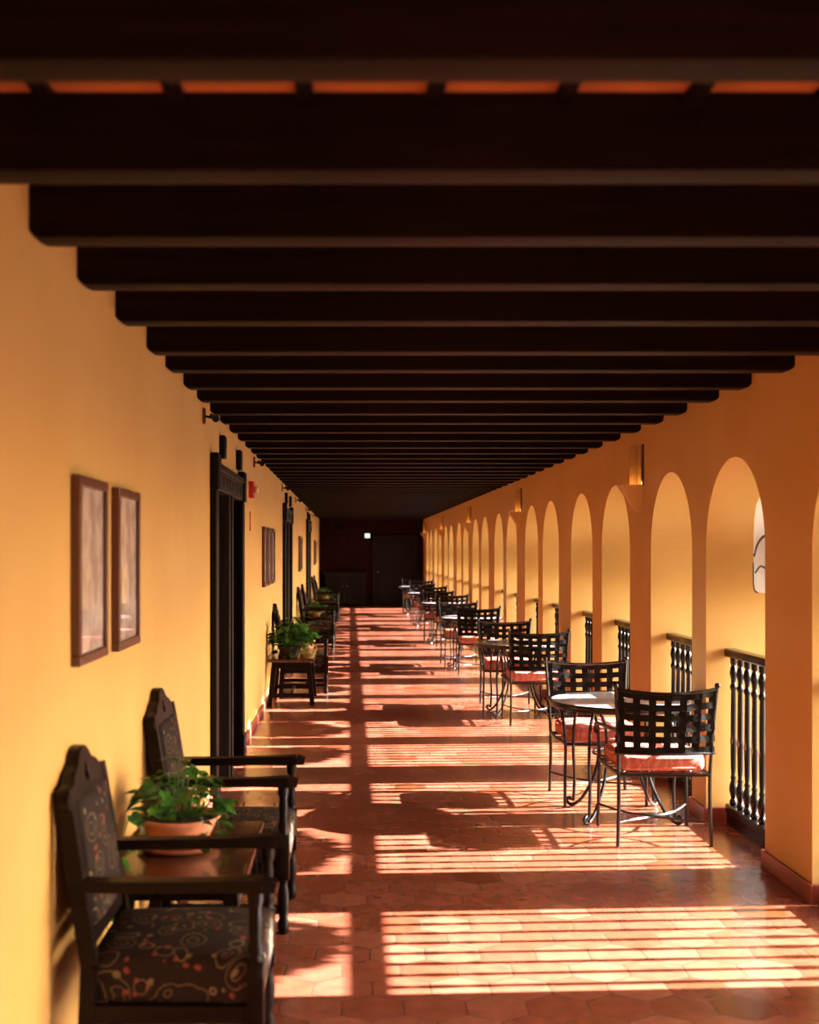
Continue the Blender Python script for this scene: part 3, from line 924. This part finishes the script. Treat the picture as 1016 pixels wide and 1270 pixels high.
# ------------------------------------------------------------------ side tables
def make_side_table():
    root = thing('side_table', '', 'side table', group='small dark side tables along the left wall')
    bm = bmesh.new(); box(bm, -.255, .255, -.46, .46, .470, .505, .008)
    link('tabletop', bm, M['tablewood'], root)
    bm = bmesh.new()
    for s in (-1, 1): box(bm, -.19, .19, s * .40 - .012, s * .40 + .012, .405, .470)
    for s in (-1, 1): box(bm, s * .19 - .012, s * .19 + .012, -.40, .40, .405, .470)
    link('apron', bm, M['chairwood'], root)
    for sx in (-1, 1):
        for sy in (-1, 1):
            bm = bmesh.new()
            beamlet(bm, (sx * .232, sy * .435, 0), (sx * .185, sy * .385, .47), (.045, .05), (.05, .055), up=(1, 0, 0))
            link('leg', bm, M['chairwood'], root)
    for sy in (-1, 1):
        bm = bmesh.new(); box(bm, -.22, .22, sy * .425 - .014, sy * .425 + .014, .085, .13, .004); link('stretcher', bm, M['chairwood'], root)
    bm = bmesh.new(); box(bm, -.014, .014, -.42, .42, .09, .125, .004); link('stretcher', bm, M['chairwood'], root)
    return root
st = make_side_table()
ST = [(4.87, 'dark red-brown side table between the two nearest armchairs'), (13.62, 'splay-legged dark wooden stand under the big leafy plants'),
      (21.87, 'dark side table between two armchairs past the second doors'), (29.62, 'dark side table between the last two armchairs')]
for i, (y, lab) in enumerate(ST):
    if i == 0: st.location = (-.632, y, 0); st['label'] = lab
    else: dup(st, (-.640, y, 0), 0, lab)

# ------------------------------------------------------------------ potted plants
def leaf(bm, base, d, size, up=Vector((0, 0, 1)), roll=0.0, fold=.18):
    d = d.normalized()
    s = d.cross(up)
    if s.length < 1e-3: s = Vector((1, 0, 0))
    s.normalize(); n = s.cross(d).normalized()
    s2 = s * math.cos(roll) + n * math.sin(roll); n = n * math.cos(roll) - s * math.sin(roll); s = s2
    prof = [(-.10, .20), (.05, .40), (.30, .44), (.60, .28), (.85, .10)]
    mid = [bm.verts.new(base + d * t * size - n * (t * t) * size * .25) for t in (0, .05, .30, .60, .85)]
    tip = bm.verts.new(base + d * size * 1.08 - n * size * .32)
    for sg in (-1, 1):
        out = [bm.verts.new(base + d * t * size + s * sg * w * size + n * (w * fold * size * 1.2 - t * abs(t) * size * .25)) for t, w in prof]
        for i in range(4):
            bm.faces.new((mid[i], mid[i + 1], out[i + 1], out[i]))
        bm.faces.new((mid[4], tip, out[4]))

def make_plant(seed, rp, hp, nleaf, spread, height, size, mat, trails=4, potmat=None, wall=False):
    rnd = random.Random(seed)
    root = thing('potted_plant', '', 'potted plant', group='potted plants on the side tables')
    bm = bmesh.new()
    lathe(bm, [(rp * .60, 0), (rp * .66, .004), (rp * .86, hp * .55), (rp * .97, hp * .86), (rp * 1.05, hp * .88), (rp * 1.06, hp), (rp * .98, hp), (rp * .92, hp * .86), (rp * .5, hp * .84)], seg=36)
    link('pot', bm, potmat or M['terra'], root, smooth=True)
    bm = bmesh.new(); lathe(bm, [(rp * .90, hp * .80), (rp * .9, hp * .88), (rp * .4, hp * .93), (.01, hp * .94)], seg=24)
    link('soil', bm, M['soil'], root, smooth=True)
    bmL = bmesh.new(); bmS = bmesh.new()
    for i in range(nleaf):
        a = rnd.uniform(0, 2 * PI); r = rnd.random() ** .6
        b0 = Vector((math.cos(a) * rp * .5 * r, math.sin(a) * rp * .5 * r, hp * .85))
        e = Vector((math.cos(a) * spread * r, math.sin(a) * spread * r, hp + height * (1 - .75 * r * r) * rnd.uniform(.35, 1.0)))
        mid_ = (b0 + e) / 2 + Vector((0, 0, height * .18))
        tube(bmS, [b0, mid_, e], .0022, 5, smoothn=3)
        d = Vector((math.cos(a + rnd.uniform(-.7, .7)), math.sin(a + rnd.uniform(-.7, .7)), rnd.uniform(-.55, .5)))
        leaf(bmL, e, d, size * rnd.uniform(.65, 1.15), roll=rnd.uniform(-.6, .6))
    for k in range(trails):
        a = rnd.uniform(0, 2 * PI)
        dx, dy = math.cos(a), math.sin(a)
        pts = [Vector((dx * rp * .6, dy * rp * .6, hp)), Vector((dx * rp * 1.08, dy * rp * 1.08, hp + .03)), Vector((dx * rp * 1.3, dy * rp * 1.3, hp * .5)), Vector((dx * rp * 1.4, dy * rp * 1.4, .035))]
        P = catmull(pts, 5); tube(bmS, P, .0022, 5)
        for p in P[5::2]:
            leaf(bmL, p, Vector((dx + rnd.uniform(-.8, .8), dy + rnd.uniform(-.8, .8), rnd.uniform(-.3, .3))), size * rnd.uniform(.6, 1.0), roll=rnd.uniform(-.5, .5))
    if wall:   # a runner that creeps to the wall and hangs off the table edge
        P = catmull([(-.10, -.08, hp), (-.165, -.14, hp + .03), (-.185, -.30, .04), (-.185, -.40, 0.0), (-.19, -.47, -.08), (-.19, -.475, -.26)], 6); tube(bmS, P, .0025, 5)
        for p in P[6::4]: leaf(bmL, p, Vector((rnd.uniform(.2, .9), -.2, rnd.uniform(-.8, .2))), .07, roll=rnd.uniform(-.5, .5))
    link('foliage', bmL, mat, root)
    link('stems', bmS, mat, root)
    return root
ZS = .506
p = make_plant(11, .158, .12, 84, .19, .23, .066, M['leafdark'], 4, wall=True)
p.location = (-.685, 4.84, ZS + .012); p['label'] = 'trailing heart-leaved plant in a terracotta bowl between the two nearest armchairs'
bm = bmesh.new(); lathe(bm, [(.10, 0), (.145, .006), (.165, .024), (.158, .024), (.13, .012), (.02, .010)], seg=32)
o = link('saucer', bm, M['terra'], loc=(-.685, 4.84, ZS), smooth=True); tag(o, 'terracotta saucer under the bowl of the nearest plant', 'saucer')
p = make_plant(5, .13, .12, 210, .215, .32, .085, M['leafdark'], 12, potmat=M['soil'])
p.location = (-.665, 13.42, ZS); p['label'] = 'big dark leafy plant on the stand, the left one against the wall'
p = make_plant(8, .10, .16, 60, .13, .20, .065, M['leaf'], 2)
p.location = (-.50, 13.86, ZS); p['label'] = 'bright green plant in a pink clay pot right of the big dark plant'
p = make_plant(9, .13, .07, 110, .22, .19, .08, M['leafdark'], 10)
p.location = (-.63, 21.87, ZS); p['label'] = 'low green plant on the table between armchairs past the second doors'
p = make_plant(10, .13, .07, 110, .22, .21, .08, M['leafdark'], 10)
p.location = (-.62, 29.62, ZS); p['label'] = 'farthest green plant, on the table between the last armchairs'
# straw basket beside the pink pot
root = thing('straw_basket', 'open yellow straw basket at the front of the plant stand', 'basket', (-.45, 13.26, ZS))
bm = bmesh.new()
for k in range(6):
    r_ = .045 + .009 * k
    tube(bm, [(r_ * math.cos(2 * PI * q / 20), r_ * math.sin(2 * PI * q / 20), .005 + .018 * k) for q in range(20)], .005, 5, closed=True)
for q in range(12):
    a = 2 * PI * q / 12
    tube(bm, [(.04 * math.cos(a), .04 * math.sin(a), .004), (.095 * math.cos(a), .095 * math.sin(a), .105)], .003, 5)
lathe(bm, [(.045, 0.0), (.045, .004)], seg=16)
link('basket_weave', bm, M['straw'], root)
bm = bmesh.new(); tube(bm, [(-.09, 0, .10), (-.06, 0, .15), (0, 0, .17), (.06, 0, .15), (.09, 0, .10)], .004, 6, smoothn=4)
link('basket_handle', bm, M['straw'], root)

# ------------------------------------------------------------------ hanging ferns outside the arches
def make_fern():
    rnd = random.Random(21)
    root = thing('hanging_fern', '', 'hanging plant', group='hanging ferns outside the arches')
    bm = bmesh.new(); lathe(bm, [(.06, -.16), (.12, -.12), (.16, -.02), (.165, 0), (.15, 0), (.11, -.10), (.02, -.13)], seg=24)
    link('basket', bm, M['terra'], root, smooth=True)
    for k in range(3):
        a = 2 * PI * k / 3
        bm = bmesh.new(); tube(bm, [(.155 * math.cos(a), .155 * math.sin(a), 0), (0, 0, .46)], .003, 5); link('chain', bm, M['iron'], root)
    bm = bmesh.new()
    for k in range(1000):
        a = rnd.uniform(0, 2 * PI); q = rnd.random() ** .5
        r = .50 * q
        zt = .18 * (1 - q * q)
        zl = -.385 + .17 * q          # underside: a shallow cone of drooping fronds
        z = zl + (zt - zl) * rnd.random() ** 1.3
        d = Vector((math.cos(a), math.sin(a), -rnd.uniform(.3, 1.2)))
        leaf(bm, Vector((r * math.cos(a) * .6, r * math.sin(a), z + .03)), d, rnd.uniform(.055, .09), roll=rnd.uniform(-1, 1))
    link('fronds', bm, M['leaf'], root)
    return root
fern = make_fern()
for n, i in enumerate([i for i in range(len(AR)) if AR[i] > 1.0]):
    k = i - first
    if k < 0: lab = 'hanging fern outside the arch off the right edge, %s from the foreground pillar' % ordinal(-k)
    elif k == 0: lab = 'hanging fern outside the arch behind the foreground pillar'
    else: lab = 'hanging fern outside the %s arch counted from the foreground pillar' % ordinal(k)
    loc = (XR + WT + .33, AR[i] + .03 + .02 * math.sin(i * 2.3), 1.80 + .015 * math.sin(i * 1.7))
    if n == 0: fern.location = loc; fern['label'] = lab
    else: dup(fern, loc, i * 1.1, lab)

# ------------------------------------------------------------------ dark end of the gallery
root = bpy.data.objects.new('door_4', None); COL.objects.link(root); root['kind'] = 'structure'; root.location = (0.76, Y1, 0)
bm = bmesh.new(); box(bm, 0, 1.2, -.05, 0, 0, 2.06, .006); 
for (a, b_) in ((.1, .55), (.65, 1.1)):
    for (s, t) in ((.15, .9), (1.0, 1.9)): box(bm, a, b_, -.065, -.04, s, t, .01)
leafo = link('door_leaf', bm, M['black'], root)
bm = bmesh.new(); bmesh.ops.create_uvsphere(bm, u_segments=12, v_segments=8, radius=.03, matrix=Matrix.Translation((.08, -.09, 1.02)))
link('door_knob', bm, M['steel'], leafo, smooth=True)
bm = bmesh.new(); box(bm, -.08, 0, -.07, 0, 0, 2.14, .006); box(bm, 1.2, 1.28, -.07, 0, 0, 2.14, .006); box(bm, 0, 1.2, -.07, 0, 2.06, 2.14, .006)
link('door_frame', bm, M['black'], root)
root = thing('exit_light', 'small lit white safety light above left of the end door', 'light', (.53, Y1, 2.04))
bm = bmesh.new(); box(bm, -.10, .10, -.06, 0, -.02, .17, .01); link('housing', bm, M['door'], root)
bm = bmesh.new(); box(bm, -.075, .075, -.066, -.06, .01, .14, .002); link('lit_face', bm, M['exit'], root)
root = thing('smoke_detector', 'dim square ceiling fixture high on the dark end wall, left side', 'fixture', (-.28, Y1, 2.30))
bm = bmesh.new(); box(bm, -.12, .12, -.05, 0, 0, .14, .015); link('fixture_body', bm, M['door'], root)
root = thing('sideboard', 'low black sideboard against the dark end wall', 'sideboard', (-.15, Y1 - .02, 0))
bm = bmesh.new(); box(bm, -.60, .60, -.42, 0, .08, .98, .008); link('carcass', bm, M['black'], root)
bm = bmesh.new(); box(bm, -.64, .64, -.46, 0, .98, 1.03, .008); link('top', bm, M['door'], root)
for a in (-.57, .02):
    bm = bmesh.new(); box(bm, a, a + .55, -.44, -.42, .14, .92, .006); dd = link('cabinet_door', bm, M['door'], root)
    bm = bmesh.new(); bmesh.ops.create_uvsphere(bm, u_segments=8, v_segments=6, radius=.018, matrix=Matrix.Translation((a + (.5 if a < 0 else .05), -.455, .6))); link('knob', bm, M['steel'], dd)
for sx in (-.56, .56):
    for sy in (-.38, -.04):
        bm = bmesh.new(); box(bm, sx - .03, sx + .03, sy - .03, sy + .03, 0, .08); link('foot', bm, M['black'], root)

# ------------------------------------------------------------------ light
sun = bpy.data.lights.new('sun', 'SUN'); sun.energy = 108.0; sun.angle = R(0.53); sun.color = (1.0, .93, .92)
so = bpy.data.objects.new('sun', sun); COL.objects.link(so)
dirv = Vector((-1, -.055, -1 / 2.16))
so.rotation_euler = dirv.to_track_quat('-Z', 'Y').to_euler()
so.location = (20, 6, 12)
w = bpy.data.worlds.new('sky'); scene.world = w; w.use_nodes = True
nt = w.node_tree; bg = nt.nodes['Background']
sky = nt.nodes.new('ShaderNodeTexSky'); sky.sky_type = 'NISHITA'; sky.sun_disc = False
sky.sun_elevation = math.atan(1 / 2.16); sky.sun_rotation = R(90); sky.dust_density = 3.0; sky.air_density = 1.0
nt.links.new(sky.outputs[0], bg.inputs[0]); bg.inputs[1].default_value = 1.9

# ------------------------------------------------------------------ camera
cd = bpy.data.cameras.new('camera'); co = bpy.data.objects.new('camera', cd); COL.objects.link(co)
co.location = (0, 0, EYE); co.rotation_euler = (R(90), 0, 0)
cd.sensor_fit = 'AUTO'; cd.sensor_width = 36; cd.lens = 1500 / 1270 * 36
cd.shift_x = (508 - 434) / 1270; cd.shift_y = (681.5 - 635) / 1270
cd.clip_end = 500
cd.dof.use_dof = True; cd.dof.focus_distance = 9.5; cd.dof.aperture_fstop = 2.2
scene.camera = co
vs = scene.view_settings
vs.view_transform = 'Standard'; vs.look = 'None'; vs.gamma = 1; vs.exposure = 0.0; vs.use_curve_mapping = False
